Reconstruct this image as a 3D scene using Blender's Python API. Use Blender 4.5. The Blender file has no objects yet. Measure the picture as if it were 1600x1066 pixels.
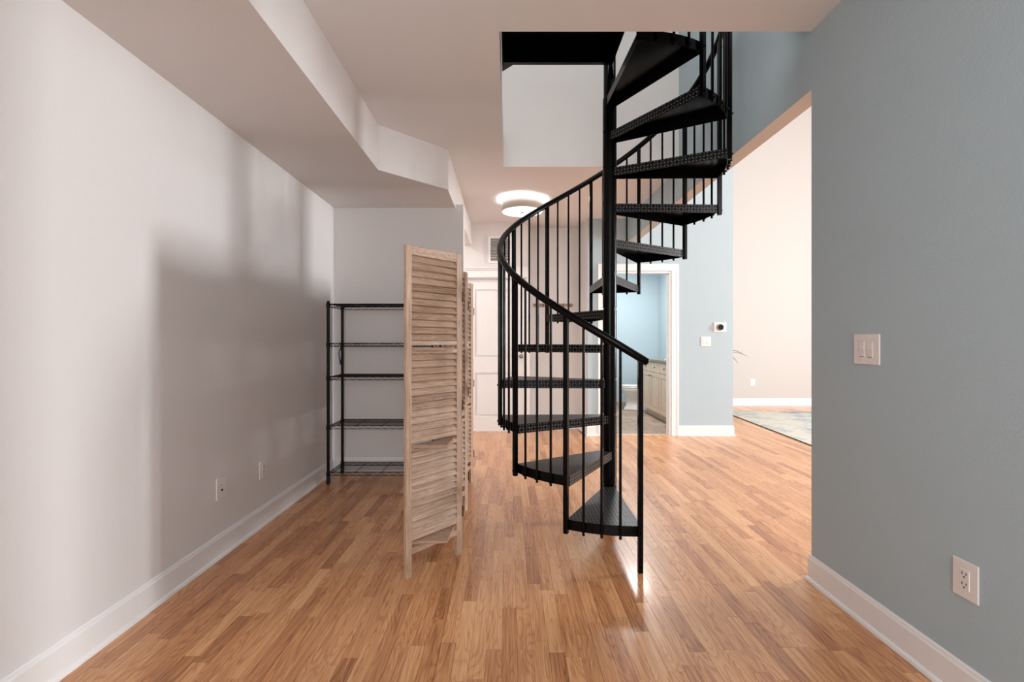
import bpy, math, random
from mathutils import Vector, Matrix
random.seed(7)
C = bpy.context.scene.collection
sc = bpy.context.scene
R = math.radians
H = 1.2
# ------------------------------------------------------------------ camera, world, lights, exposure
cd = bpy.data.cameras.new('camera'); cam = bpy.data.objects.new('camera', cd); C.objects.link(cam)
cam.location = (0, 0, H); cam.rotation_euler = (R(90), 0, 0)
cd.sensor_width = 36; cd.lens = 755 / 1600 * 36; cd.shift_x = 5 / 1600; cd.clip_start = 0.02
sc.camera = cam
sc.view_settings.view_transform = 'Standard'; sc.view_settings.look = 'None'
sc.view_settings.gamma = 1; sc.view_settings.use_curve_mapping = False
sc.view_settings.exposure = 0.36
w = bpy.data.worlds.new('world'); sc.world = w; w.use_nodes = True
w.node_tree.nodes['Background'].inputs[0].default_value = (0.75, 0.85, 1, 1)
w.node_tree.nodes['Background'].inputs[1].default_value = 1.0

def area(name, loc, rot, sx, sy, power, col=(1, 1, 1), spread=180):
    l = bpy.data.lights.new(name, 'AREA'); l.shape = 'RECTANGLE'; l.size = sx; l.size_y = sy
    l.energy = power; l.color = col; l.spread = R(spread)
    o = bpy.data.objects.new(name, l); C.objects.link(o); o.location = loc; o.rotation_euler = [R(a) for a in rot]
    return o
# daylight entering the tall living room through its windows (right-hand wall and the wall behind)
area('living_window_daylight', (8.3, 4.4, 1.9), (90, 0, 90), 0.85, 1.9, 400, (.96, .98, 1))
area('living_window_daylight', (8.3, 7.2, 3.6), (90, 0, 90), 2.0, 2.4, 14, (.96, .98, 1))
area('living_rear_window_daylight', (4.6, -2.7, 2.4), (90, 0, 0), 4.0, 3.0, 230, (.96, .98, 1))
# windows of the room behind the camera
area('room_window_daylight', (-0.1, -2.75, 1.6), (90, 0, 0), 2.2, 1.8, 62, (.95, .98, 1))
# fill light added in the unseen loft, then the bathroom ceiling lamp
area('loft_fill_light', (0.3, 0.9, 5.2), (0, 0, 0), 2.2, 2.2, 72, (1, .98, .95))
area('bathroom_lamp', (1.9, 7.5, 2.55), (0, 0, 0), .5, .5, 42, (1, .97, .95))
area('hall_left_fill', (-1.2, 5.4, 2.7), (0, 0, 0), .3, .3, 14, (1, .97, .94))  # added fill out of view to brighten the hall, no fixture modelled
# unseen fill light added behind the camera to brighten the ceiling
area('ceiling_fill', (.8, -.5, 2.05), (180, 0, 0), .35, .35, 26, (.9, .95, 1), 150)

# ------------------------------------------------------------------ helpers
class MB:
    def __init__(s): s.v = []; s.f = []; s.uv = []; s.mi = []; s.t = []; s.sm = []
    def face(s, idx, uvs, mi=0, t=0.0, smooth=False):
        t = t or .6
        s.f.append(idx); s.uv += uvs; s.mi.append(mi); s.t.append(t); s.sm.append(smooth)
    def box(s, x0, x1, y0, y1, z0, z1, mi=0, t=0.0, mis=None, M=None):
        b = len(s.v)
        P = [Vector(p) for p in [(x0,y0,z0),(x1,y0,z0),(x1,y1,z0),(x0,y1,z0),(x0,y0,z1),(x1,y0,z1),(x1,y1,z1),(x0,y1,z1)]]
        d = (x1-x0, y1-y0, z1-z0); L = max(range(3), key=lambda i: d[i])
        for p in P: s.v.append(tuple(M @ p) if M else tuple(p))
        # order: bottom, top, -y, +x, +y, -x
        F = [((0,3,2,1),2),((4,5,6,7),2),((0,1,5,4),1),((1,2,6,5),0),((2,3,7,6),1),((3,0,4,7),0)]
        for k, (f, ax) in enumerate(F):
            o = [a for a in range(3) if a != ax]
            if L in o: u = L; v = [a for a in o if a != L][0]
            else: u, v = o
            s.face([b+i for i in f], [(P[i][u]+t*7.3, P[i][v]+t*3.1) for i in f], (mis[k] if mis else mi), t)
        return s
    def prism(s, pts, z0, z1, mi=0, mis=None):
        # pts ccw in xy ; mis = (bottom, top, sides)
        b = len(s.v); n = len(pts)
        for z in (z0, z1):
            for p in pts: s.v.append((p[0], p[1], z))
        mb, mt, ms = mis or (mi, mi, mi)
        s.face([b+i for i in range(n)][::-1], [tuple(pts[i]) for i in range(n)][::-1], mb)
        s.face([b+n+i for i in range(n)], [tuple(pts[i]) for i in range(n)], mt)
        acc = 0
        for i in range(n):
            j = (i+1) % n; l = math.dist(pts[i], pts[j])
            s.face([b+i, b+j, b+n+j, b+n+i], [(acc,z0),(acc+l,z0),(acc+l,z1),(acc,z1)], ms); acc += l
        return s
    def tube(s, pts, r, n=8, mi=0, cap=True, rs=None, flat=False):
        pts = [Vector(p) for p in pts]; b = len(s.v); m = len(pts)
        up = Vector((0, 0, 1)); prev = None
        acc = 0
        accs = []
        for i, p in enumerate(pts):
            d = (pts[min(i+1, m-1)] - pts[max(i-1, 0)]).normalized()
            if prev is None:
                a = d.cross(up)
                if a.length < 1e-3: a = d.cross(Vector((1, 0, 0)))
                a.normalize()
            else:
                a = (prev - d * prev.dot(d)).normalized()
            prev = a; c = d.cross(a).normalized()
            if i: acc += (pts[i]-pts[i-1]).length
            accs.append(acc); rr = rs[i] if rs else r
            for k in range(n):
                t = 2*math.pi*(k+.5)/n
                s.v.append(tuple(p + (a*math.cos(t) + c*math.sin(t))*rr))
        for i in range(m-1):
            for k in range(n):
                k2 = (k+1) % n; cu = 2*math.pi*r/n
                s.face([b+i*n+k, b+i*n+k2, b+(i+1)*n+k2, b+(i+1)*n+k][::-1],
                       [(accs[i], k*cu),(accs[i],(k+1)*cu),(accs[i+1],(k+1)*cu),(accs[i+1],k*cu)][::-1], mi, 0, (n > 4 and not flat))
        if cap:
            c0 = len(s.v); s.v += s.v[b:b+n]; s.v += s.v[b+(m-1)*n:b+m*n]
            s.face([c0+k for k in range(n)], [(0, 0)]*n, mi)
            s.face([c0+n+k for k in range(n)][::-1], [(0, 0)]*n, mi)
        return s
    def loft(s, rings, mi=0, smooth=True, cap0=True, cap1=True):
        b = len(s.v); n = len(rings[0])
        for r in rings: s.v += [tuple(p) for p in r]
        for i in range(len(rings)-1):
            for k in range(n):
                k2 = (k+1) % n
                s.face([b+i*n+k, b+i*n+k2, b+(i+1)*n+k2, b+(i+1)*n+k], [(0,0)]*4, mi, 0, smooth)
        if cap0: s.face([b+k for k in range(n)][::-1], [(0,0)]*n, mi)
        if cap1: s.face([b+(len(rings)-1)*n+k for k in range(n)], [(0,0)]*n, mi)
        return s
    def mesh(s, name, mats):
        me = bpy.data.meshes.new(name); me.from_pydata(s.v, [], s.f)
        ul = me.uv_layers.new(name='UVMap'); ul.data.foreach_set('uv', [c for u in s.uv for c in u])
        a = me.attributes.new('tint', 'FLOAT', 'FACE'); a.data.foreach_set('value', s.t)
        for m in (mats if isinstance(mats, (list, tuple)) else [mats]): me.materials.append(m)
        me.polygons.foreach_set('material_index', s.mi); me.polygons.foreach_set('use_smooth', s.sm)
        me.update(); return me
    def build(s, name, mats, parent=None, loc=None, rz=None, bevel=0):
        o = bpy.data.objects.new(name, s.mesh(name, mats)); C.objects.link(o)
        if parent: o.parent = parent
        if loc: o.location = loc
        if rz is not None: o.rotation_euler.z = rz
        if bevel:
            m = o.modifiers.new('bevel', 'BEVEL'); m.width = bevel; m.segments = 2; m.limit_method = 'ANGLE'
        return o

def tag(o, label, cat, group=None):
    o['label'] = label; o['category'] = cat
    if group: o['group'] = group
    return o
def thing(name, label, cat, loc=(0, 0, 0), rz=0, group=None):
    o = bpy.data.objects.new(name, None); C.objects.link(o); o.empty_display_size = .1
    o.location = loc; o.rotation_euler.z = rz
    return tag(o, label, cat, group)
def struct(o): o['kind'] = 'structure'; return o

# ------------------------------------------------------------------ materials
def srgb(r, g, b):
    f = lambda c: ((c/255+.055)/1.055)**2.4 if c > 10 else c/255/12.92
    return (f(r), f(g), f(b), 1)
def newmat(name):
    m = bpy.data.materials.new(name); m.use_nodes = True
    nt = m.node_tree; return m, nt, nt.nodes['Principled BSDF']
def N(nt, t, **k):
    n = nt.nodes.new(t)
    for a, b in k.items(): setattr(n, a, b)
    return n
def plain(name, col, rough=.5, metal=0, spec=.5, bump=0, bscale=100, coat=0):
    m, nt, p = newmat(name)
    p.inputs['Base Color'].default_value = col; p.inputs['Roughness'].default_value = rough
    p.inputs['Metallic'].default_value = metal; p.inputs['Specular IOR Level'].default_value = spec
    p.inputs['Coat Weight'].default_value = coat
    tc = N(nt, 'ShaderNodeTexCoord')
    nz = N(nt, 'ShaderNodeTexNoise'); nz.inputs['Scale'].default_value = bscale; nz.inputs['Detail'].default_value = 2
    nt.links.new(tc.outputs['Object'], nz.inputs['Vector'])
    if bump:
        b = N(nt, 'ShaderNodeBump'); b.inputs['Strength'].default_value = 1; b.inputs['Distance'].default_value = bump
        nt.links.new(nz.outputs['Fac'], b.inputs['Height']); nt.links.new(b.outputs['Normal'], p.inputs['Normal'])
    # a little unevenness in the finish
    mr = N(nt, 'ShaderNodeMapRange'); mr.inputs['To Min'].default_value = max(0, rough-.05); mr.inputs['To Max'].default_value = min(1, rough+.05)
    nt.links.new(nz.outputs['Fac'], mr.inputs['Value']); nt.links.new(mr.outputs['Result'], p.inputs['Roughness'])
    return m
def emis(name, col, strength):
    m, nt, p = newmat(name)
    p.inputs['Base Color'].default_value = col
    p.inputs['Emission Color'].default_value = col; p.inputs['Emission Strength'].default_value = strength
    return m
def math_(nt, op, a, b=None, c=None):
    n = N(nt, 'ShaderNodeMath', operation=op)
    for i, x in enumerate((a, b, c)):
        if x is None: continue
        if isinstance(x, (int, float)): n.inputs[i].default_value = x
        else: nt.links.new(x, n.inputs[i])
    return n.outputs[0]

WHITE = plain('wall_white_paint', srgb(224, 220, 218), .75, spec=.3, bump=.0009, bscale=110)
CEIL = plain('ceiling_white_paint', srgb(232, 232, 233), .8, spec=.3, bump=.0006, bscale=140)
BLUE = plain('wall_blue_paint', srgb(175, 192, 199), .6, spec=.4, bump=.0012, bscale=110)
BEIGE = plain('wall_beige_paint', srgb(196, 190, 184), .75, spec=.3, bump=.0006, bscale=110)
TRIM = plain('trim_white_gloss', srgb(236, 234, 233), .35, spec=.5, bscale=20)
PLASTIC = plain('white_plastic', srgb(232, 226, 222), .35, bscale=30)
SLOT = plain('dark_slot', srgb(40, 38, 36), .6)
BLACK = plain('black_powder_coated_steel', (.0018, .0018, .002, 1), .22, spec=.13, bscale=3, coat=0)
BLACKM = plain('black_wire_steel', (.004, .0035, .0035, 1), .35, spec=.2)
RUBBER = plain('black_rubber', (.012, .012, .012, 1), .6)
BRASSD = plain('dark_hinge_metal', srgb(60, 48, 38), .45, metal=.8)
PORC = plain('white_porcelain', srgb(226, 222, 218), .12, spec=.6, bscale=5)
COUNTER = plain('brown_grey_counter', srgb(120, 112, 104), .35, bscale=300)
NICKEL = plain('brushed_nickel', srgb(140, 130, 120), .35, metal=1)
GREEN = plain('dark_green_leaf', srgb(48, 62, 44), .5)
POT = plain('grey_ceramic_pot', srgb(120, 118, 114), .4)
SHADE = plain('pale_grey_fabric_shade', srgb(196, 190, 184), .8, bscale=500)
GRILLEBACK = plain('grille_shadow_duct', srgb(90, 86, 84), .8)
GLOW = emis('lit_frosted_diffuser', (1, .93, .85, 1), 2.2)

def diamond():
    m, nt, p = newmat('black_diamond_plate')
    p.inputs['Roughness'].default_value = .36; p.inputs['Specular IOR Level'].default_value = .2
    uv = N(nt, 'ShaderNodeUVMap'); sp = N(nt, 'ShaderNodeSeparateXYZ'); nt.links.new(uv.outputs[0], sp.inputs[0])
    S = .021
    x = math_(nt, 'DIVIDE', sp.outputs[0], S); y = math_(nt, 'DIVIDE', sp.outputs[1], S)
    fx = math_(nt, 'FLOOR', x); fy = math_(nt, 'FLOOR', y)
    par = math_(nt, 'FLOORED_MODULO', math_(nt, 'ADD', fx, fy), 2)
    sg = math_(nt, 'MULTIPLY_ADD', par, 2, -1)
    u = math_(nt, 'SUBTRACT', math_(nt, 'SUBTRACT', x, fx), .5); v = math_(nt, 'SUBTRACT', math_(nt, 'SUBTRACT', y, fy), .5)
    sv = math_(nt, 'MULTIPLY', v, sg)
    a = math_(nt, 'MULTIPLY', math_(nt, 'ADD', u, sv), .707); b = math_(nt, 'MULTIPLY', math_(nt, 'SUBTRACT', u, sv), .707)
    a2 = math_(nt, 'POWER', math_(nt, 'ABSOLUTE', math_(nt, 'DIVIDE', a, .46)), 2); b2 = math_(nt, 'POWER', math_(nt, 'ABSOLUTE', math_(nt, 'DIVIDE', b, .15)), 2)
    e = math_(nt, 'SUBTRACT', 1, math_(nt, 'ADD', a2, b2))
    h = N(nt, 'ShaderNodeMapRange', interpolation_type='SMOOTHSTEP'); h.inputs['From Min'].default_value = 0; h.inputs['From Max'].default_value = .6
    nt.links.new(e, h.inputs['Value'])
    bp = N(nt, 'ShaderNodeBump'); bp.inputs['Distance'].default_value = .0022; bp.inputs['Strength'].default_value = 1
    nt.links.new(h.outputs[0], bp.inputs['Height']); nt.links.new(bp.outputs[0], p.inputs['Normal'])
    mx = N(nt, 'ShaderNodeMix', data_type='RGBA'); nt.links.new(h.outputs[0], mx.inputs[0])
    mx.inputs[6].default_value = (.0035, .0035, .004, 1); mx.inputs[7].default_value = (.17, .17, .175, 1)
    nt.links.new(mx.outputs[2], p.inputs['Base Color'])
    return m
PLATE = diamond()

def wood(name, cols, rough, coords, gscale=(3, 60), coat=0, bump=.0003, ringamt=.5, spec=.5):
    """oak: per-plank tone from the face attribute 'tint', grain stretched along the plank"""
    m, nt, p = newmat(name)
    p.inputs['Coat Weight'].default_value = coat; p.inputs['Coat Roughness'].default_value = .12
    p.inputs['Specular IOR Level'].default_value = spec
    at = N(nt, 'ShaderNodeAttribute', attribute_name='tint')
    if coords == 'world':
        g = N(nt, 'ShaderNodeNewGeometry'); s0 = N(nt, 'ShaderNodeSeparateXYZ'); nt.links.new(g.outputs['Position'], s0.inputs[0])
        al, ac = s0.outputs[1], s0.outputs[0]
    else:
        g = N(nt, 'ShaderNodeUVMap'); s0 = N(nt, 'ShaderNodeSeparateXYZ'); nt.links.new(g.outputs[0], s0.inputs[0])
        al, ac = s0.outputs[0], s0.outputs[1]
    off = math_(nt, 'MULTIPLY', at.outputs['Fac'], 91.7)
    oi = N(nt, 'ShaderNodeObjectInfo'); 
    if coords != 'world': off = math_(nt, 'ADD', off, math_(nt, 'MULTIPLY', oi.outputs['Random'], 37))
    def vec(sa, sc_):
        c = N(nt, 'ShaderNodeCombineXYZ')
        nt.links.new(math_(nt, 'MULTIPLY', al, sa), c.inputs[0]); nt.links.new(math_(nt, 'MULTIPLY', ac, sc_), c.inputs[1]); nt.links.new(off, c.inputs[2])
        return c.outputs[0]
    n1 = N(nt, 'ShaderNodeTexNoise'); n1.inputs['Scale'].default_value = 1; n1.inputs['Detail'].default_value = 5; n1.inputs['Roughness'].default_value = .65
    nt.links.new(vec(gscale[0]*2, gscale[1]*2.4), n1.inputs['Vector'])
    # cathedral rings: a slow field sliced into bands
    n2 = N(nt, 'ShaderNodeTexNoise'); n2.inputs['Scale'].default_value = 1; n2.inputs['Detail'].default_value = 1
    nt.links.new(vec(gscale[0]*.7, gscale[1]*.22), n2.inputs['Vector'])
    ring = math_(nt, 'SINE', math_(nt, 'MULTIPLY', n2.outputs['Fac'], 120))
    ring = math_(nt, 'MULTIPLY_ADD', ring, .5, .5)
    ring = math_(nt, 'POWER', ring, 3)
    fac = math_(nt, 'MULTIPLY_ADD', math_(nt, 'SUBTRACT', n1.outputs['Fac'], .5), 1.35, at.outputs['Fac'])
    fac = math_(nt, 'SUBTRACT', fac, math_(nt, 'MULTIPLY', ring, ringamt*.35))
    cr = N(nt, 'ShaderNodeValToRGB'); nt.links.new(fac, cr.inputs[0])
    els = cr.color_ramp.elements
    while len(els) < len(cols): els.new(.5)
    for i, (pos, c) in enumerate(cols): els[i].position = pos; els[i].color = srgb(*c)
    nt.links.new(cr.outputs[0], p.inputs['Base Color'])
    mr = N(nt, 'ShaderNodeMapRange'); mr.inputs['To Min'].default_value = rough-.05; mr.inputs['To Max'].default_value = rough+.08
    nt.links.new(n1.outputs['Fac'], mr.inputs['Value']); nt.links.new(mr.outputs[0], p.inputs['Roughness'])
    if bump:
        b = N(nt, 'ShaderNodeBump'); b.inputs['Distance'].default_value = bump; nt.links.new(n1.outputs['Fac'], b.inputs['Height']); nt.links.new(b.outputs[0], p.inputs['Normal'])
    return m
OAK = wood('oak_strip_floor', [(0, (138, 84, 50)), (.33, (188, 127, 82)), (.6, (214, 156, 107)), (1, (232, 186, 138))], .3, 'world', (2.2, 55), bump=.00012, ringamt=.6, spec=.55, coat=.22)
SCREEN = wood('washed_brown_wood', [(0, (104, 78, 60)), (.42, (150, 120, 98)), (.7, (180, 150, 127)), (1, (200, 172, 150))], .55, 'uv', (3, 70), bump=.0004, ringamt=.35)
CABW = wood('pale_maple', [(0, (190, 165, 140)), (.5, (214, 190, 166)), (1, (228, 208, 186))], .4, 'uv', (2, 40), bump=0, ringamt=.15)

def tile_mat():
    m, nt, p = newmat('brown_grey_ceramic_tile')
    at = N(nt, 'ShaderNodeAttribute', attribute_name='tint'); tc = N(nt, 'ShaderNodeNewGeometry')
    nz = N(nt, 'ShaderNodeTexNoise'); nz.inputs['Scale'].default_value = 9; nz.inputs['Detail'].default_value = 4; nt.links.new(tc.outputs['Position'], nz.inputs['Vector'])
    f = math_(nt, 'MULTIPLY_ADD', at.outputs['Fac'], .3, math_(nt, 'MULTIPLY', nz.outputs['Fac'], .8))
    cr = N(nt, 'ShaderNodeValToRGB'); nt.links.new(f, cr.inputs[0]); cr.color_ramp.elements[0].color = srgb(128, 108, 92); cr.color_ramp.elements[1].color = srgb(182, 164, 148)
    nt.links.new(cr.outputs[0], p.inputs['Base Color']); p.inputs['Roughness'].default_value = .45
    return m
TILE = tile_mat()
GROUT = plain('grey_grout', srgb(112, 100, 90), .9)

def rug_mat():
    m, nt, p = newmat('cream_and_blue_abstract_rug')
    tc = N(nt, 'ShaderNodeTexCoord')
    a = N(nt, 'ShaderNodeTexNoise'); a.inputs['Scale'].default_value = 2.6; a.inputs['Detail'].default_value = 8; a.inputs['Roughness'].default_value = .72
    b = N(nt, 'ShaderNodeTexNoise'); b.inputs['Scale'].default_value = 1.1; b.inputs['Detail'].default_value = 2
    nt.links.new(tc.outputs['Object'], a.inputs[0]); nt.links.new(tc.outputs['Object'], b.inputs[0])
    f = math_(nt, 'ADD', math_(nt, 'MULTIPLY', a.outputs['Fac'], .8), math_(nt, 'MULTIPLY', b.outputs['Fac'], .35))
    cr = N(nt, 'ShaderNodeValToRGB'); nt.links.new(f, cr.inputs[0]); e = cr.color_ramp.elements
    for _ in range(3): e.new(.5)
    for i, (ps, c) in enumerate([(.3, (214, 206, 190)), (.56, (206, 200, 186)), (.62, (184, 186, 180)), (.68, (150, 160, 176)), (.78, (84, 96, 124))]): e[i].position = ps; e[i].color = srgb(*c)
    nt.links.new(cr.outputs[0], p.inputs['Base Color']); p.inputs['Roughness'].default_value = .95
    bm = N(nt, 'ShaderNodeBump'); n3 = N(nt, 'ShaderNodeTexNoise'); n3.inputs['Scale'].default_value = 400; bm.inputs['Distance'].default_value = .002
    nt.links.new(tc.outputs['Object'], n3.inputs[0]); nt.links.new(n3.outputs['Fac'], bm.inputs['Height']); nt.links.new(bm.outputs[0], p.inputs['Normal'])
    return m
RUG = rug_mat()

# ------------------------------------------------------------------ room constants
XL, XR = -1.607, 1.514           # side walls
ZC, ZS, ZH = 2.75, 2.425, 2.457   # ceiling, soffit, header
YW = 2.417                        # end of the right wall
YN = 4.444                        # nook back wall
YB, YA, YD = 6.33, 6.62, 6.12     # hall back wall, alcove wall, bathroom wall
SX0, SX1, SY0, SY1 = -.048, XR, 2.42, 4.30   # stair opening

# ------------------------------------------------------------------ structure
fl = struct(MB().box(-1.75, 8.6, -3, 9.1, -.2, -.02).build('floor', OAK))
m = MB()
m.box(-1.72, SX0, -3, 6.75, ZC, 3.05); m.box(SX0, SX1, -3, SY0, ZC, 3.05); m.box(SX0, SX1, SY1, 6.75, ZC, 3.05, mis=(0, 0, 1, 0, 0, 0))
struct(m.build('ceiling', [CEIL, WHITE]))
m = MB().prism([(XL, -3), (-.935, -3), (-.935, 3.457), (-.492, 3.91), (-.492, YN), (XL, YN)], ZS, ZC - .0005)
struct(m.build('trim_1', WHITE))                                       # boxed-in ceiling soffit
struct(MB().box(-1.72, XL, -3, YN, 0, ZC).build('wall_left', WHITE))
m = MB().box(-1.72, -.492, YN, YN+.115, 0, ZC); m.box(-.492, -.418, YN, YN+.115, 0, ZH)
struct(m.build('wall_nook_back', WHITE))
struct(MB().box(-.592, -.492, YN+.115, YB, ZH, ZC).build('wall_hall_header', WHITE))
struct(MB().box(-1.9, -1.72, YN+.115, YB, 0, ZC).build('wall_hall_left', WHITE))
# back wall of the hall, with door opening
DX0, DX1, DZ = -.56, .235, 2.03
m = MB(); m.box(-1.9, DX0, YB, YB+.12, 0, ZC); m.box(DX1, .277, YB, YB+.12, 0, ZC); m.box(DX0, DX1, YB, YB+.12, DZ, ZC)
m.box(.157, .277, YB+.12, YA+.1, 0, ZC)
struct(m.build('wall_hall_back', WHITE))
struct(MB().box(.277, .965, YA, YA+.1, 0, ZC).build('wall_alcove_back', WHITE))
m = MB().prism([(1.0, YD+.001), (1.09, YD+.001), (1.09, YA+.1), (.965, YA+.1), (.965, YA), (.965, YA-.01)], 0, ZC)
struct(m.build('wall_alcove_right', WHITE))
# right wall (blue) with its end and the header over the wide opening; mis: bottom, top, -y, +x, +y, -x
m = MB()
m.box(XR, 1.618, -3, YW, 0, ZH, mis=(1, 1, 1, 1, 1, 0))
m.box(XR, 1.618, -3, YD, ZH, 5.6, mis=(1, 1, 1, 1, 1, 0))
struct(m.build('wall_right', [BLUE, BEIGE]))
# bathroom front wall
BX0, BX1, BZ = 1.224, 2.05, 2.08
m = MB(); m.box(1.0, BX0, YD, YD+.12, 0, 5.6); m.box(BX1, 2.84, YD, YD+.12, 0, 5.6); m.box(BX0, BX1, YD, YD+.12, BZ, 5.6)
struct(m.build('wall_bathroom_front', BLUE))
struct(MB().box(2.72, 2.84, YD+.12, 8.9, 0, 5.6).build('wall_bathroom_right', BLUE))
struct(MB().box(1.0, 2.72, 8.78, 8.9, 0, 2.7).build('wall_bathroom_back', BLUE))
struct(MB().box(1.0, 1.12, YA+.1, 8.78, 0, 2.7).build('wall_bathroom_left', BLUE))
struct(MB().box(1.0, 2.72, YD+.12, 8.9, 2.62, 2.7).build('ceiling_bathroom', CEIL))
# living room
struct(MB().box(1.0, 8.6, 9.0, 9.1, 0, 5.8).build('wall_living_back', BEIGE))
m = MB()
for y0, y1 in ((-3, 3.7), (5.1, 6.1), (8.3, 9.1)): m.box(8.5, 8.6, y0, y1, 0, 5.8)
m.box(8.5, 8.6, 3.7, 5.1, 0, .9); m.box(8.5, 8.6, 3.7, 5.1, 2.9, 5.8)
m.box(8.5, 8.6, 6.1, 8.3, 0, 2.3); m.box(8.5, 8.6, 6.1, 8.3, 4.9, 5.8)
struct(m.build('wall_living_right', BEIGE))
struct(MB().box(1.618, 8.5, -3.1, -3, 0, 5.8).build('wall_living_front', BEIGE))
struct(MB().box(1.0, 8.6, -3.1, 9.1, 5.8, 5.9).build('ceiling_living', CEIL))
# loft above
struct(MB().box(-1.72, XR, SY1, SY1+.1, 3.05, 5.6).build('wall_loft_back', WHITE))
struct(MB().box(-1.82, -1.72, -3, SY1, 3.05, 5.6).build('wall_loft_left', WHITE))
struct(MB().box(-1.82, XR, -3.1, -3, 0, 5.6).build('wall_front', WHITE))
struct(MB().box(-1.82, 1.618, -3, SY1+.1, 5.6, 5.7).build('ceiling_loft', CEIL))

# ------------------------------------------------------------------ floor boards
PWID = .0605
def plank_rows():
    x = -1.6
    while x < 5.9:
        y = 1.0 - random.random()*.6
        while y < 8.98:
            L = random.choice([.25, .32, .38, .45, .52, .6, .72, .85, .4, .5]) * random.uniform(.9, 1.1)
            y1 = min(y+L, 8.99)
            yield x, min(x+PWID, 8.4), y, y1
            y = y1
        x += PWID
def inside(x, y):
    if x > 1.0 and x < 2.84 and y > YD+.03: return False
    if x < .965 and y > YA: return False
    if x < .16 and y > YB+.1: return False
    if .965 <= x <= 1.0 and y > YD: return False
    if x < -.418 and y > YN-.0 and y < YN+.115: return True
    return True
planks = []
for x0, x1, y0, y1 in plank_rows():
    xc, yc = (x0+x1)/2, (y0+y1)/2
    if not inside(xc, y0+.02): continue
    if not inside(xc, y1): 
        y1 = YD+.06 if 1.0 < xc < 2.84 else (YB+.1 if xc < .16 else YA)
        if .965 <= xc <= 1.0: y1 = YD
        if y1-y0 < .02: continue
    t = min(1, max(0, random.gauss(.56, .12)))
    if random.random() < .06: t = .3
    ya = max(y0, .9)
    vis = yc > 1.55 and abs(xc)/yc < 1.1 and not (xc > XR and yc < 2.6) and not (xc > 1.55 and xc/yc > .66)
    planks.append((1e9 if not vis else yc - (y1-y0)*.5, x0, x1, y0, y1, t))
planks.sort()
G = .00025
def plank(mb, x0, x1, y0, y1, t, ox=0, oy=0):
    b = len(mb.v); e = .0005; zt = 0
    pts = []
    for (a, bb, c, d, z) in ((x0+G, x1-G, y0+G, y1-G, -.02), (x0+G, x1-G, y0+G, y1-G, zt-.0005), (x0+G+e, x1-G-e, y0+G+e, y1-G-e, zt)):
        pts += [(a-ox, c-oy, z), (bb-ox, c-oy, z), (bb-ox, d-oy, z), (a-ox, d-oy, z)]
    mb.v += pts
    q = lambda *i: mb.face([b+k for k in i], [(pts[k][1], pts[k][0]) for k in i], 0, t)
    for s_ in (0, 4):
        for k in range(4): q(s_+k, s_+(k+1) % 4, s_+4+(k+1) % 4, s_+4+k)
    q(8, 9, 10, 11)
for k, (d, x0, x1, y0, y1, t) in enumerate(planks[:295]):
    mb = MB(); plank(mb, x0, x1, y0, y1, t, x0, y0); mb.build('plank', OAK, fl, (x0, y0, 0))
mb = MB()
for (d, x0, x1, y0, y1, t) in planks[295:]: plank(mb, x0, x1, y0, y1, t)
yy = 9.0
mb.box(5.91, 8.5, -3, 9, -.02, 0, t=.5); mb.box(-1.6, 5.91, -3, .38, -.02, 0, t=.5)
o = mb.build('distant_planks', OAK, fl); o['kind'] = 'stuff'

# bathroom tile floor
bf = struct(MB().box(1.0, 2.72, YD+.06, 8.78, -.02, -.004).build('floor_bathroom', GROUT))
ty = YD+.075; row = 0
while ty < 8.7:
    tx = 1.12 - (.15 if row % 2 else 0)
    while tx < 2.72:
        a, b_ = max(tx, 1.1), min(tx+.3, 2.72)
        if b_-a > .03: MB().box(a+.003, b_-.003, ty+.003, min(ty+.3, 8.78)-.003, -.006, .002, t=random.random()).build('tile', TILE, bf)
        tx += .3
    ty += .3; row += 1
struct(MB().box(BX0, BX1, YD+.04, YD+.075, -.01, .006).build('trim_2', CABW))   # threshold strip

# ------------------------------------------------------------------ baseboards
def base_run(name, pts, closed_ends=True, h=.13, mat=TRIM):
    """pts along the wall foot, the room on the LEFT side of the direction of travel; board + cap bead + shoe"""
    prof = [(0, 0), (0, h), (.004, h), (.007, h-.004), (.009, h-.014), (.012, h-.02), (.012, .02), (.016, .0185), (.021, .012), (.023, 0)]
    n = len(pts); mb = MB(); rings = []
    for i, p in enumerate(pts):
        p = Vector((p[0], p[1], 0)); 
        d0 = (p - Vector((*pts[i-1], 0))).normalized() if i > 0 else None
        d1 = (Vector((*pts[i+1], 0)) - p).normalized() if i < n-1 else None
        if d0 is None: d0 = d1
        if d1 is None: d1 = d0
        n0 = Vector((-d0.y, d0.x, 0)); n1 = Vector((-d1.y, d1.x, 0)); mm = (n0+n1).normalized(); sc_ = 1/max(.3, mm.dot(n0))
        rings.append([p + mm*(a*sc_) + Vector((0, 0, z)) for a, z in prof])
    mb.loft(rings, smooth=False)
    return struct(mb.build(name, mat))
base_run('baseboard_left', [(XL, -2.9), (XL, YN)][::-1] and [(XL, YN), (XL, -2.9)])
base_run('baseboard_nook', [(-.418, YN+.115), (-.418, YN), (XL+.024, YN)])
base_run('baseboard_right', [(XR, -2.9), (XR, YW), (1.618, YW), (1.618, -2.9)])
base_run('baseboard_bathroom_wall', [(2.146, YD), (2.84, YD), (2.84, 8.98)][::-1])
base_run('baseboard_column', [(1.128, YD), (1.0, YD), (.967, YA-.03)])
base_run('baseboard_alcove', [(.965, YA), (.277, YA), (.277, YB)][::1])
base_run('baseboard_living', [(8.45, 9.0), (2.865, 9.0)])
base_run('baseboard_bathroom', [(2.7, 8.78), (1.12, 8.78), (1.12, 6.8)], h=.1, mat=TILE)

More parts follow.
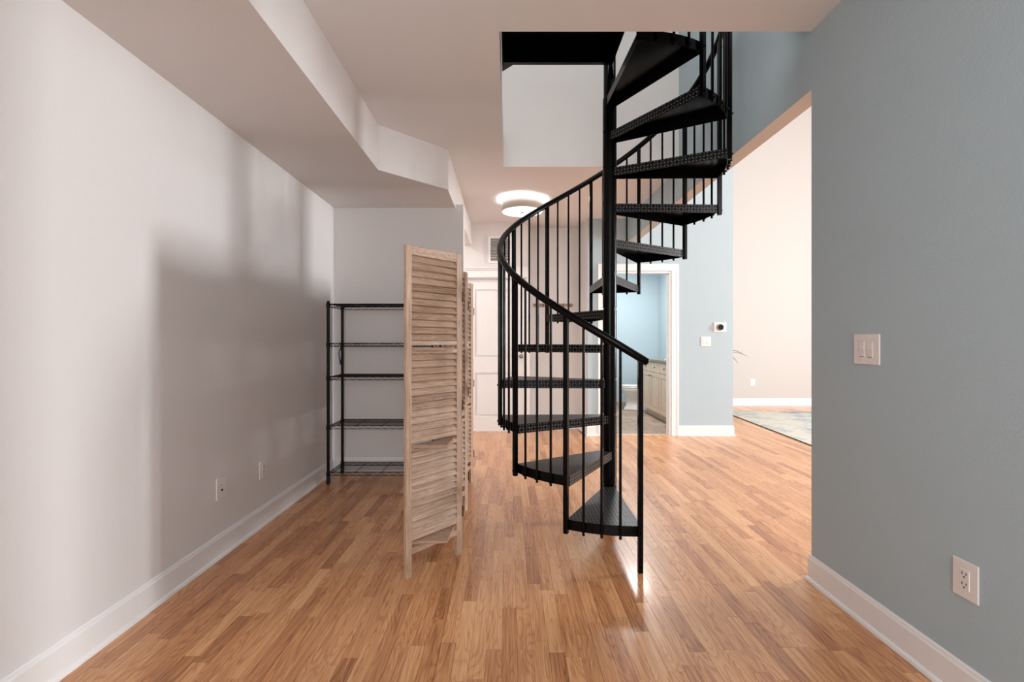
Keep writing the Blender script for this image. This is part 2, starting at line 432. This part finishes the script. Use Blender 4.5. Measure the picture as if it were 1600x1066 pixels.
# ------------------------------------------------------------------ bathroom door casing
def casing(name, x0, x1, zt, y, cw=.085, depth=.018, head=0):
    mb = MB()
    for a, b in ((x0-cw, x0-.008), (x1+.008, x1+cw)):
        mb.box(a, b, y-depth*.75, y, 0, zt+.008); 
        o_ = a if a < x0 else b-.018
        mb.box(o_, o_+.018, y-depth, y-depth*.75, 0, zt+.008+.018 if not head else zt+.008)
    mb.box(x0-cw, x1+cw, y-depth*.75, y, zt+.008, zt+cw)
    mb.box(x0-cw, x1+cw, y-depth, y-depth*.75, zt+cw-.018, zt+cw)
    if head:
        mb.box(x0-cw-.01, x1+cw+.01-.01, y-.03, y, zt+cw, zt+cw+.018)
        mb.box(x0-cw-.025, x1+.042, y-.045, y, zt+cw+.018, zt+cw+.035)
    # jambs
    mb.box(x0, x0+.018, y-.004, y+.12, 0, zt-.018); mb.box(x1-.018, x1, y-.004, y+.12, 0, zt-.018); mb.box(x0, x1, y-.004, y+.12, zt-.018, zt)
    return struct(mb.build(name, TRIM))
casing('trim_3', BX0, BX1, BZ, YD, .095)
casing('trim_4', DX0, DX1, DZ, YB, .07, head=1) if False else None
mb = MB()
mb.box(DX0-.06, DX0, YB-.016, YB, 0, DZ); mb.box(DX1, DX1+.04, YB-.016, YB, 0, DZ)
mb.box(DX0-.06, DX1+.04, YB-.016, YB, DZ, DZ+.1); mb.box(DX0-.075, DX1+.042, YB-.035, YB, DZ+.1, DZ+.118); mb.box(DX0-.09, DX1+.042, YB-.05, YB, DZ+.118, DZ+.135)
mb.box(DX0-.068, DX1+.042, YB-.024, YB, DZ, DZ+.015)
mb.box(DX0, DX0+.015, YB, YB+.12, 0, DZ-.015); mb.box(DX1-.015, DX1, YB, YB+.12, 0, DZ-.015); mb.box(DX0, DX1, YB, YB+.12, DZ-.015, DZ)
struct(mb.build('trim_4', TRIM))
# panelled door
mb = MB(); a, b, y0, y1 = DX0+.018, DX1-.018, YB+.045, YB+.08
rails = [(.008, .2), (.78, .98), (1.88, DZ-.018)]
mb.box(a, a+.095, y0, y1, .008, DZ-.018); mb.box(b-.095, b, y0, y1, .008, DZ-.018)
for z0, z1 in rails: mb.box(a+.095, b-.095, y0, y1, z0, z1)
door = struct(mb.build('door_1', TRIM))
for z0, z1 in ((.2, .78), (.98, 1.88)):
    q = MB().box(a+.095, b-.095, y0+.02, y1-.014, z0, z1); q.box(a+.125, b-.125, y0+.005, y0+.02, z0+.03, z1-.03)
    q.build('door_panel', TRIM, door)
MB().tube([(b-.055, y0, 1.0), (b-.055, y0-.045, 1.0)], .01, 10).loft([[Vector((b-.055+rr*math.cos(t), y0-.03-dy, 1.0+rr*math.sin(t))) for t in [2*math.pi*k/12 for k in range(12)][::-1]] for rr, dy in ((.015, 0), (.027, .01), (.03, .022), (.022, .035), (.005, .038))][::-1][::-1]).build('door_knob', NICKEL, door)
# return-air grille above the door
g = thing('air_vent', 'white rectangular louvred air vent high on hall wall above the white door', 'vent', (-.112, YB, 2.22))
mb = MB()
for x0, x1, z0, z1 in ((-.156, .156, 0, .025), (-.156, .156, .325, .35), (-.156, -.128, .025, .325), (.128, .156, .025, .325)): mb.box(x0, x1, -.014, 0, z0, z1)
mb.build('frame', TRIM, g)
MB().box(-.128, .128, -.002, 0, .025, .325).build('backing', GRILLEBACK, g)
for k in range(15):
    M_ = Matrix.Translation((0, -.007, .035+k*.02)) @ Matrix.Rotation(R(35), 4, 'X')
    MB().box(-.128, .128, -.007, .007, -.0008, .0008, M=M_).build('slat', TRIM, g)

# ------------------------------------------------------------------ spiral staircase
PX, PY, RISE, RT = .676, 3.239, .235, .722
st = thing('spiral_staircase', 'black steel spiral staircase with diamond plate treads and round handrail', 'staircase', (PX, PY, 0))
pol = lambda r, a: (r*math.cos(R(a)), r*math.sin(R(a)))
mb = MB().tube([(0, 0, 0), (0, 0, 3.95)], .0405, 28); mb.tube([(0, 0, 3.95), (0, 0, 3.96), (0, 0, 3.975)], .04, 20, rs=[.045, .045, .02])
mb.build('centre_pole', BLACK, st)
MB().tube([(0, 0, 0), (0, 0, .008)], .095, 24, flat=True).build('base_plate', BLACK, st)
# one tread: folded diamond plate, flanges front, back and along the curved rim, open underneath
def tread_mesh():
    mb = MB(); T = .004; FH = .055
    a1, a0 = 1.2, -30.0
    def edge(a, s):   # inner/outer end of an edge offset sideways by .03 at the pole
        d = Vector((*pol(1, a), 0)); nrm = Vector((-d.y, d.x, 0))*s
        return d, nrm
    d1, n1 = edge(a1, 1); d0, n0 = edge(a0, -1)
    pi1 = d1*.036 + n1*.026; pi0 = d0*.036 + n0*.026
    outer = [Vector((*pol(RT, a0+(a1-a0)*k/8), 0)) for k in range(9)]
    poly = [pi0] + outer + [pi1]
    mb.prism([(p.x, p.y) for p in poly], -T, 0, mis=(1, 0, 0))
    # flanges
    def flange(p, q, mi=0, h=FH, thick=T):
        d = (q-p).normalized(); n = Vector((-d.y, d.x, 0)); L = (q-p).length  # inward = left of ccw
        b = len(mb.v); P = [p, q, q+n*thick, p+n*thick]
        for z in (-h, -T*.5):
            for c in P: mb.v.append((c.x, c.y, z))
        mb.face([b, b+1, b+5, b+4], [(0, 0), (L, 0), (L, h), (0, h)], mi)
        mb.face([b+2, b+3, b+7, b+6], [(0, 0), (L, 0), (L, h), (0, h)], 1)
        mb.face([b+3, b+2, b+1, b], [(0, 0)]*4, 1); mb.face([b+1, b+2, b+6, b+5], [(0, 0)]*4, 1); mb.face([b+3, b, b+4, b+7], [(0, 0)]*4, 1)
    flange(pi0, outer[0]); flange(outer[-1], pi1)
    for k in range(8): flange(outer[k], outer[k+1], 1)
    return mb.mesh('tread', [PLATE, BLACK])
tm = tread_mesh()
cm = MB().tube([(0, 0, -.225), (0, 0, .0)], .046, 24).mesh('collar', BLACK)
bm_ = MB().tube([(RT+.0165, 0, -.045), (RT+.025, 0, -.045)], .006, 6).mesh('bolt', BLACK)
def rail_z(deg): return 1.115 + RISE*(-90-deg)/30
for k in range(1, 13):
    o = bpy.data.objects.new('tread', tm); C.objects.link(o); o.parent = st; o.location.z = k*RISE; o.rotation_euler.z = R(-90-30*(k-1))
    for a in (-7.5, -15, -22.5):
        b = bpy.data.objects.new('bolt', bm_); C.objects.link(b); b.parent = o; b.rotation_euler.z = R(a)
    c = bpy.data.objects.new('collar', cm); C.objects.link(c); c.parent = st; c.location.z = k*RISE
    for f in (.25, .5, .75):
        a = -90-30*(k-1)-30*f; x, y = pol(RT+.009, a)
        MB().tube([(x, y, k*RISE-.068), (x, y, rail_z(a)-.012)], .0075, 8).build('baluster', BLACK, st)
def post(a, z0, z1):
    x, y = pol(RT+.0145, a); mb = MB()
    M_ = Matrix.Translation((x, y, 0)) @ Matrix.Rotation(R(a), 4, 'Z')
    mb.box(-.0125, .0125, -.0125, .0125, z0, z1, M=M_)
    d = Vector((*pol(1, a), 0))
    for zb in (z0+.03, z1-.05) + ((z0+.06, RISE-.03) if z0 == 0 else (z0+.27,)):
        if zb < z1-.02: mb.tube([Vector((x, y, zb))+d*.012, Vector((x, y, zb))+d*.018], .006, 6)
    return mb.build('post', BLACK, st, bevel=.0015)
post(-89.6, 0, rail_z(-90)-.01)
for k in range(1, 13):
    a = -90-30*k; post(a, k*RISE-.07, rail_z(a)-.01)
RRAIL = RT+.0145
pts = []
for i in range(0, 181):
    a = -87.2 - i*(362.8/180); pts.append((*pol(RRAIL, a), rail_z(a)))
e0 = Vector(pts[0]); e1 = Vector(pts[1]); dd = (e0-e1).normalized()
mb = MB().tube([tuple(e0+dd*.010), tuple(e0+dd*.006)] + pts, .0205, 14, rs=[.013, .018] + [.0205]*len(pts))
mb.build('handrail', BLACK, st)
# landing platform with channel frame, tied to the pole
LX0, LX1, LY0, LY1, LZ = SX0+.004-PX, .655-PX, SY0+.004-PY, 3.055-PY, 3.055
MB().box(LX0, LX1, LY0, LY1, LZ-.006, LZ, mis=(1, 0, 1, 1, 1, 1)).build('landing_plate', [PLATE, BLACK], st)
mb = MB(); zb = 2.945
mb.box(LX0+.001, LX1-.001, LY1-.008, LY1-.001, zb, LZ-.006); mb.box(LX0+.001, LX1-.001, LY1-.03, LY1-.008, zb, zb+.006)
mb.box(LX1-.008, LX1-.001, LY0, LY1-.008, zb, LZ-.006); mb.box(LX0+.001, LX0+.008, LY0, LY1-.008, zb, LZ-.006); mb.box(LX0+.008, LX1-.008, LY0, LY0+.007, zb, LZ-.006)
mb.build('landing_frame', BLACK, st)
MB().prism([(LX0+.001, LY1), (LX0+.07, LY1), (LX0+.001, LY1+.075)], zb, LZ-.006).build('landing_gusset', BLACK, st)
MB().prism([(LX1-.02, LY1), (LX1, LY1), (.02, -.04), (-.02, -.03)][::1], zb, LZ-.02).build('landing_bracket', BLACK, st)

# ------------------------------------------------------------------ folding louvred screen
fs = thing('folding_screen', 'washed brown wooden folding screen with louvred panels beside the staircase', 'screen', (-.525, 2.432, 0))
HP = [(-.525, 2.432), (-.271, 2.733), (-.475, 3.085), (-.30, 3.438), (-.50, 3.785), (-.31, 4.12), (-.575, 4.385)]
SH = 1.687
def panel(p, q, i):
    p = Vector((*p, 0)); q = Vector((*q, 0)); d = q-p; L = d.length; ang = math.atan2(d.y, d.x)
    g_ = .003; x0, x1 = g_, L-g_; TH = .010; SW = .036
    mb = MB()
    for j, (a, b) in enumerate(((x0, x0+SW), (x1-SW, x1))): mb.box(a, b, -TH, TH, 0, SH, t=.75)
    rl = [(1.640, SH, 0)]
    secs = [(1.20, 1.640), (.70, 1.135), (.205, .635)]
    for zt in (1.135, .635): rl += [(zt+.042, zt+.065, 0), (zt, zt+.022, 0)]
    rl += [(.182, .205, 0), (.115, .147, 0)]
    for z0, z1, _ in rl: mb.box(x0+SW, x1-SW, -TH*.85, TH*.85, z0, z1, t=.7)
    loc = p - Vector((-.525, 2.432, 0))
    pn = mb.build('panel', SCREEN, fs, tuple(loc), ang, bevel=.0012)
    for z0, z1 in secs:
        n = 12; stp = (z1-z0)/n
        for k in range(n):
            s_ = -1 if i % 2 == 0 else 1
            M_ = Matrix.Translation((0, 0, z0+stp*(k+.5))) @ Matrix.Rotation(R(s_*28), 4, 'X')
            t_ = min(1, max(.1, random.gauss(.62, .08)))
            MB().box(x0+SW-.002, x1-SW+.002, -.0038, .0038, -stp*.53, stp*.53, t=t_, M=M_).build('slat', SCREEN, pn)
    if i < 5:
        for zz in (.24, .84, 1.45):
            s_ = 1 if i % 2 == 0 else -1
            MB().tube([(L+.002, -s_*(TH+.003), zz-.03), (L+.002, -s_*(TH+.003), zz+.03)], .0035, 8).build('hinge', BRASSD, pn)
    return ang, loc
for i in range(6): panel(HP[i], HP[i+1], i)
# little shelf boards pushed through the slots of the first panel
d = (Vector(HP[1])-Vector(HP[0])).normalized(); n_ = Vector((d.y, -d.x))
for z in (.166, .659, 1.159):
    A = d*.045 + n_*(-.006); B = d*.355 + n_*(-.006); Cc = d*.235 + n_*.125; D_ = d*.205 + n_*.115
    pts_ = [(A.x, A.y), (Vector((.208, .055))).to_tuple(), (B.x, B.y)]
    MB().prism(pts_, z-.007, z+.007).build('corner_shelf', SCREEN, fs)

# ------------------------------------------------------------------ wire rack
wr = thing('wire_shelving_rack', 'black wire shelving rack on casters in the grey nook behind the screen', 'shelf', (-1.51, 4.04, 0))
W_, D_ = .88, .345
for x in (0, W_):
    for y in (0, D_):
        mb = MB().tube([(x, y, .07), (x, y, 1.525)], .0125, 12); mb.tube([(x, y, 1.525), (x, y, 1.535)], .0145, 12, rs=[.0145, .009])
        p = mb.build('post', BLACKM, wr)
        c = MB().tube([(x-.009, y, .025), (x+.009, y, .025)], .025, 16, flat=True); c.box(x-.013, x+.013, y-.008, y+.008, .045, .075); c.box(x-.013, x-.0095, y-.01, y+.01, .02, .06); c.box(x+.0095, x+.013, y-.01, y+.01, .02, .06)
        c.build('caster', RUBBER, p)
for z in (.10, .49, .90, 1.18, 1.51):
    mb = MB()
    for y in (.008, D_-.008):
        mb.tube([(0, y, z), (W_, y, z)], .0032, 6); mb.tube([(0, y, z-.026), (W_, y, z-.026)], .0028, 6)
        nz = 26; mb.tube([(W_*k/nz, y, z-.002 if k % 2 else z-.025) for k in range(nz+1)], .0018, 4)
    for x in (.008, W_-.008):
        mb.tube([(x, 0, z), (x, D_, z)], .0032, 6); mb.tube([(x, 0, z-.026), (x, D_, z-.026)], .0028, 6)
        nz = 10; mb.tube([(x, D_*k/nz, z-.002 if k % 2 else z-.025) for k in range(nz+1)], .0018, 4)
    for k in range(1, 4): mb.tube([(W_*k/4, 0, z-.004), (W_*k/4, D_, z-.004)], .0028, 6)
    for x in (0, W_):
        for y in (0, D_): mb.tube([(x, y, z-.03), (x, y, z+.006)], .017, 10)
    s = mb.build('shelf', BLACKM, wr)
    wg = MB()
    for k in range(1, 14): wg.tube([(0, D_*k/14, z+.001), (W_, D_*k/14, z+.001)], .0016, 4)
    wg.build('wire_grid', BLACKM, s)
cc = []
for k in range(25):
    t = k/24*2*math.pi; cc.append((-1.521+.009*math.sin(t)+.004*math.sin(2*t), 4.362, 1.055+.07*math.cos(t)))
mb = MB().tube(cc, .0042, 6, cap=False); mb.tube([(-1.52, 4.362, 1.125), (-1.515, 4.365, 1.156)], .004, 6)
tag(mb.build('cord', RUBBER), 'small loop of black cord hanging on the rear left post of the wire rack', 'cord')

# ------------------------------------------------------------------ ceiling lamp
cl = thing('ceiling_light', 'round drum flush ceiling light with glowing white diffuser in the hall', 'lamp', (.147, 5.28, ZC))
def ringpts(r, z, n=40): return [Vector((r*math.cos(2*math.pi*k/n), r*math.sin(2*math.pi*k/n), z)) for k in range(n)]
MB().loft([ringpts(.220, -.14), ringpts(.222, -.14), ringpts(.222, -.022), ringpts(.219, -.022), ringpts(.219, -.14)], cap0=False, cap1=False).build('shade', SHADE, cl)
MB().loft([ringpts(.218, -.132), ringpts(.218, -.138), ringpts(.12, -.141), ringpts(.01, -.142)][::-1], cap0=True, cap1=True).build('diffuser', GLOW, cl)
MB().loft([ringpts(.016, -.143, 16), ringpts(.016, -.149, 16), ringpts(.005, -.153, 16)][::-1]).build('finial', NICKEL, cl)
MB().tube([(0, 0, -.132), (0, 0, 0)], .02, 12).build('stem', NICKEL, cl)
for a in (0, 120, 240):
    l = bpy.data.lights.new('ceiling_light_bulb', 'POINT'); l.energy = 13; l.color = (1, .98, .96); l.shadow_soft_size = .03
    o = bpy.data.objects.new('bulb', l); C.objects.link(o); o.parent = cl; o.location = (.13*math.cos(R(a)), .13*math.sin(R(a)), -.10)

# ------------------------------------------------------------------ wall plates
def plate(name, label, cat, wall, pos, w_, h_, kind, group=None):
    """local frame: x along the wall, -y out of the wall, z up"""
    rot = {'left': R(90), 'right': R(-90), 'back': 0}[wall]
    t = thing(name, label, cat, pos, rot, group)
    MB().box(-w_/2, w_/2, -.006, 0, -h_/2, h_/2).build('cover_plate', PLASTIC, t, bevel=.0025)
    def slots(cx, cz, y):
        mb = MB()
        mb.box(cx-.0085, cx-.006, y-.0004, y+.001, cz, cz+.009); mb.box(cx+.006, cx+.0085, y-.0004, y+.001, cz+.001, cz+.009); mb.tube([(cx, y-.0004, cz-.007), (cx, y+.001, cz-.007)], .003, 8)
        return mb
    if kind == 'outlet':
        f = MB().box(-.0165, .0165, -.0085, -.005, -.0335, .0335).build('receptacle', PLASTIC, t, bevel=.001)
        for cz in (.016, -.018): slots(0, cz, -.0088).build('socket_holes', SLOT, f)
    elif kind == 'switch2':
        for cx in (-.023, .023):
            f = MB().box(cx-.0165, cx+.0165, -.0075, -.005, -.0335, .0335); 
            b0 = len(f.v); f.prism([(cx-.014, -.0075), (cx-.014, -.0085), (cx+.014, -.0085), (cx+.014, -.0075)][::-1], -.031, .0)
            M_ = Matrix.Translation((cx, -.008, .015)) @ Matrix.Rotation(R(-6), 4, 'X'); f.box(-.014, .014, -.002, .001, -.016, .016, M=M_)
            f.build('rocker', PLASTIC, t, bevel=.0006)
            MB().box(cx-.012, cx+.012, -.0079, -.0070, -.0335, -.0315).build('rocker_gap', SLOT, t)
    elif kind == 'coax':
        MB().tube([(0, -.005, -.012), (0, -.012, -.012)], .006, 6, flat=True).build('jack', SLOT, t)
        MB().tube([(0, -.005, .016), (0, -.0075, .016)], .0035, 10).build('screw', NICKEL, t)
    if kind in ('switch2', 'outlet'):
        for cz in (-.045, .045):
            for cx in ((-.023, .023) if kind == 'switch2' else (0,)):
                MB().tube([(cx, -.005, cz), (cx, -.0068, cz)], .0028, 8).build('screw', PLASTIC, t)
    return t
plate('light_switch', 'double rocker switch plate on the blue right wall at eye level', 'switch', 'right', (XR, 2.04, 1.165), .145, .128, 'switch2')
plate('wall_outlet', 'white double socket outlet low on the blue right wall', 'outlet', 'right', (XR, 1.598, .41), .09, .125, 'outlet')
plate('cable_socket', 'white cable jack plate low on the left wall, nearer of the two plates', 'outlet', 'left', (XL, 2.694, .382), .088, .122, 'coax')
plate('wall_outlet', 'white socket outlet low on the left wall, farther of the two plates', 'outlet', 'left', (XL, 3.155, .362), .088, .118, 'outlet')
plate('light_switch', 'white double switch plate on pale blue wall right of the bathroom door', 'switch', 'back', (2.495, YD, 1.195), .125, .122, 'switch2')
plate('wall_outlet', 'small white outlet on the far beige wall above the rug', 'outlet', 'back', (4.54, 9.0, .43), .09, .12, 'outlet')
t = thing('thermostat', 'round dark thermostat on a white plate above the switch beside the bathroom', 'thermostat', (2.672, YD, 1.374))
MB().box(-.078, .078, -.008, 0, -.062, .062).build('base_plate', PLASTIC, t, bevel=.003)
MB().tube([(0, -.008, 0), (0, -.026, 0), (0, -.03, 0)], .042, 28, rs=[.042, .042, .038]).build('dial', NICKEL, t)
MB().tube([(0, -.0301, 0), (0, -.032, 0)], .034, 28).build('display', BLACK, t)

# coat hooks
t = thing('coat_rack', 'wooden coat hook rail on the alcove wall behind the stairs', 'coat rack', (.605, YA, 1.69))
MB().box(-.27, .27, -.018, 0, -.02, .02).build('rail', SCREEN, t, bevel=.003)
for k in range(6):
    x = -.23+k*.092
    MB().tube([(x, -.018, .005), (x, -.035, .0), (x, -.05, .012), (x, -.053, .025)], .004, 6).tube([(x, -.02, -.005), (x, -.032, -.025), (x, -.045, -.028), (x, -.05, -.012)], .004, 6).build('hook', BRASSD, t)

# ------------------------------------------------------------------ bathroom furniture
VX, VY0, VY1 = 2.26, 6.245, 8.085
vn = thing('vanity_cabinet', 'pale wood bathroom vanity cabinet with panelled doors and drawers', 'cabinet', (VX, VY0, 0))
mb = MB().box(.0, .455, 0, VY1-VY0, .1, .875); mb.box(.06, .455, 0.0, VY1-VY0, .002, .1)
mb.build('body', CABW, vn)
cw = (VY1-VY0)/4
def front(y0, y1, z0, z1, nm, hz, hy):
    q = MB().box(-.016, -.001, y0+.006, y1-.006, z0, z1)
    o = q.build(nm, CABW, vn, bevel=.002)
    if nm == 'door':
        r = MB()
        for a, b, c, d2 in ((y0+.006, y0+.06, z0, z1), (y1-.06, y1-.006, z0, z1), (y0+.06, y1-.06, z0, z0+.055), (y0+.06, y1-.06, z1-.055, z1)): r.box(-.022, -.016, a, b, c, d2)
        r.box(-.021, -.016, y0+.08, y1-.08, z0+.075, z1-.075)
        r.build('raised_panel', CABW, o, bevel=.002)
    MB().tube([(-.02, hy, hz), (-.035, hy, hz), (-.042, hy, hz), (-.047, hy, hz)], .012, 12, rs=[.006, .006, .017, .01]).build('knob', NICKEL, o)
for k in range(4):
    y0 = k*cw; front(y0, y0+cw, .72, .865, 'drawer', .795, y0+cw/2)
    front(y0, y0+cw, .115, .705, 'door', .66, y0+(cw-.05 if k % 2 == 0 else .05))
ct = MB().box(VX-.03, 2.715, VY0+.001, VY1+.02, .876, .916).build('countertop', COUNTER, bevel=.004)
MB().box(2.70, 2.7185, VY0+.001, VY1+.02, .916, 1.0).build('backsplash', COUNTER, ct)
tag(ct, 'brown grey vanity countertop in the bathroom', 'countertop')
rim = lambda rx, ry, z, cx=2.5, cy=7.1: [Vector((cx+rx*math.cos(2*math.pi*k/32), cy+ry*math.sin(2*math.pi*k/32), z)) for k in range(32)]
sk = MB().loft([rim(.205, .255, .9165), rim(.20, .25, .93), rim(.18, .23, .934), rim(.165, .215, .928), rim(.14, .19, .922), rim(.03, .04, .919)], cap0=True, cap1=True).build('sink', PORC, ct)
sk['label'] = 'white oval drop in sink basin'
# toilet facing the left, tank toward the right wall
tl = thing('toilet', 'white toilet beyond the vanity in the bathroom', 'toilet', (2.42, 8.4, 0))
el = lambda cx, rx, ry, z, n=28: [Vector((cx+rx*math.cos(2*math.pi*k/n), ry*math.sin(2*math.pi*k/n), z)) for k in range(n)]
MB().loft([el(-.13, .30, .13, .003), el(-.13, .29, .125, .03), el(-.14, .25, .11, .08), el(-.16, .22, .105, .17), el(-.18, .215, .13, .26), el(-.2, .26, .17, .33), el(-.2, .275, .18, .375), el(-.2, .27, .178, .39)]).build('bowl', PORC, tl)
MB().loft([el(-.2, .27, .18, .39), el(-.2, .28, .185, .395), el(-.2, .28, .185, .41), el(-.2, .27, .18, .415)]).build('seat', PORC, tl)
MB().loft([el(-.2, .272, .18, .416), el(-.2, .28, .185, .42), el(-.2, .275, .182, .438), el(-.2, .2, .13, .444)]).build('lid', PORC, tl)
MB().box(.06, .26, -.2, .2, .39, .72).box(-.06, .2, -.1, .1, .1, .40).build('tank', PORC, tl, bevel=.02)
MB().box(.05, .27, -.21, .21, .721, .75).build('tank_lid', PORC, tl, bevel=.008)
MB().tube([(.06, -.14, .66), (.045, -.14, .66), (.04, -.1, .655)], .006, 8).build('flush_handle', NICKEL, tl)

# ------------------------------------------------------------------ living room rug and plant
rg = thing('area_rug', 'cream area rug with blue and grey abstract marks on the wood floor', 'rug', (3.445, 5.3, 0), -R(3.6))
MB().box(0.004, 2.4, 0.004, 2.9, .0, .011).build('pile', RUG, rg)
mb = MB().box(-.004, .004, 0, 2.904, 0, .011); mb.box(2.4, 2.408, 0, 2.904, 0, .011); mb.box(.004, 2.4, -.004, .004, 0, .011); mb.box(.004, 2.4, 2.9, 2.908, 0, .011)
mb.build('bound_edge', plain('dark_olive_binding', srgb(92, 84, 66), .9), rg)
pp = thing('potted_plant', 'green leafy plant peeking past the pale blue wall corner', 'plant', (3.13, 7.7, 0))
MB().loft([el(0, .11, .11, .001), el(0, .13, .13, .15), el(0, .16, .16, .34), el(0, .165, .165, .36), el(0, .15, .15, .36), el(0, .145, .145, .33)]).build('pot', POT, pp)
MB().tube([(0, 0, .32), (.01, 0, .6), (0, .01, .95)], .014, 8, rs=[.018, .014, .01]).build('stem', GREEN, pp)
def leaf(ang, L, z, rise, droop, wd):
    mb = MB(); d = Vector((math.cos(ang), math.sin(ang), 0)); s_ = Vector((-d.y, d.x, 0)); n = 9; top = []
    for k in range(n):
        t = k/(n-1); c = d*(L*t) + Vector((0, 0, z + rise*math.sin(t*2.2) - droop*t*t)); ww = wd*math.sin(math.pi*min(1, t*.93+.07))**.7 + .001
        top.append((c-s_*ww+Vector((0, 0, ww*.35)), c, c+s_*ww+Vector((0, 0, ww*.35))))
    rings = [[a, b, c, c-Vector((0, 0, .0015)), b-Vector((0, 0, .0015)), a-Vector((0, 0, .0015))] for a, b, c in top]
    mb.loft(rings[::-1]); mb.build('leaf', GREEN, pp)
for k in range(12):
    ang = k*2.4+1.0; reach = .3
    leaf(ang, reach*random.uniform(.8, 1), random.uniform(.75, .95), .22, .2, .022)
leaf(-.12, .62, .90, .20, .10, .02); leaf(.1, .56, .86, .22, .2, .018); leaf(-.35, .64, .86, .2, .08, .016)
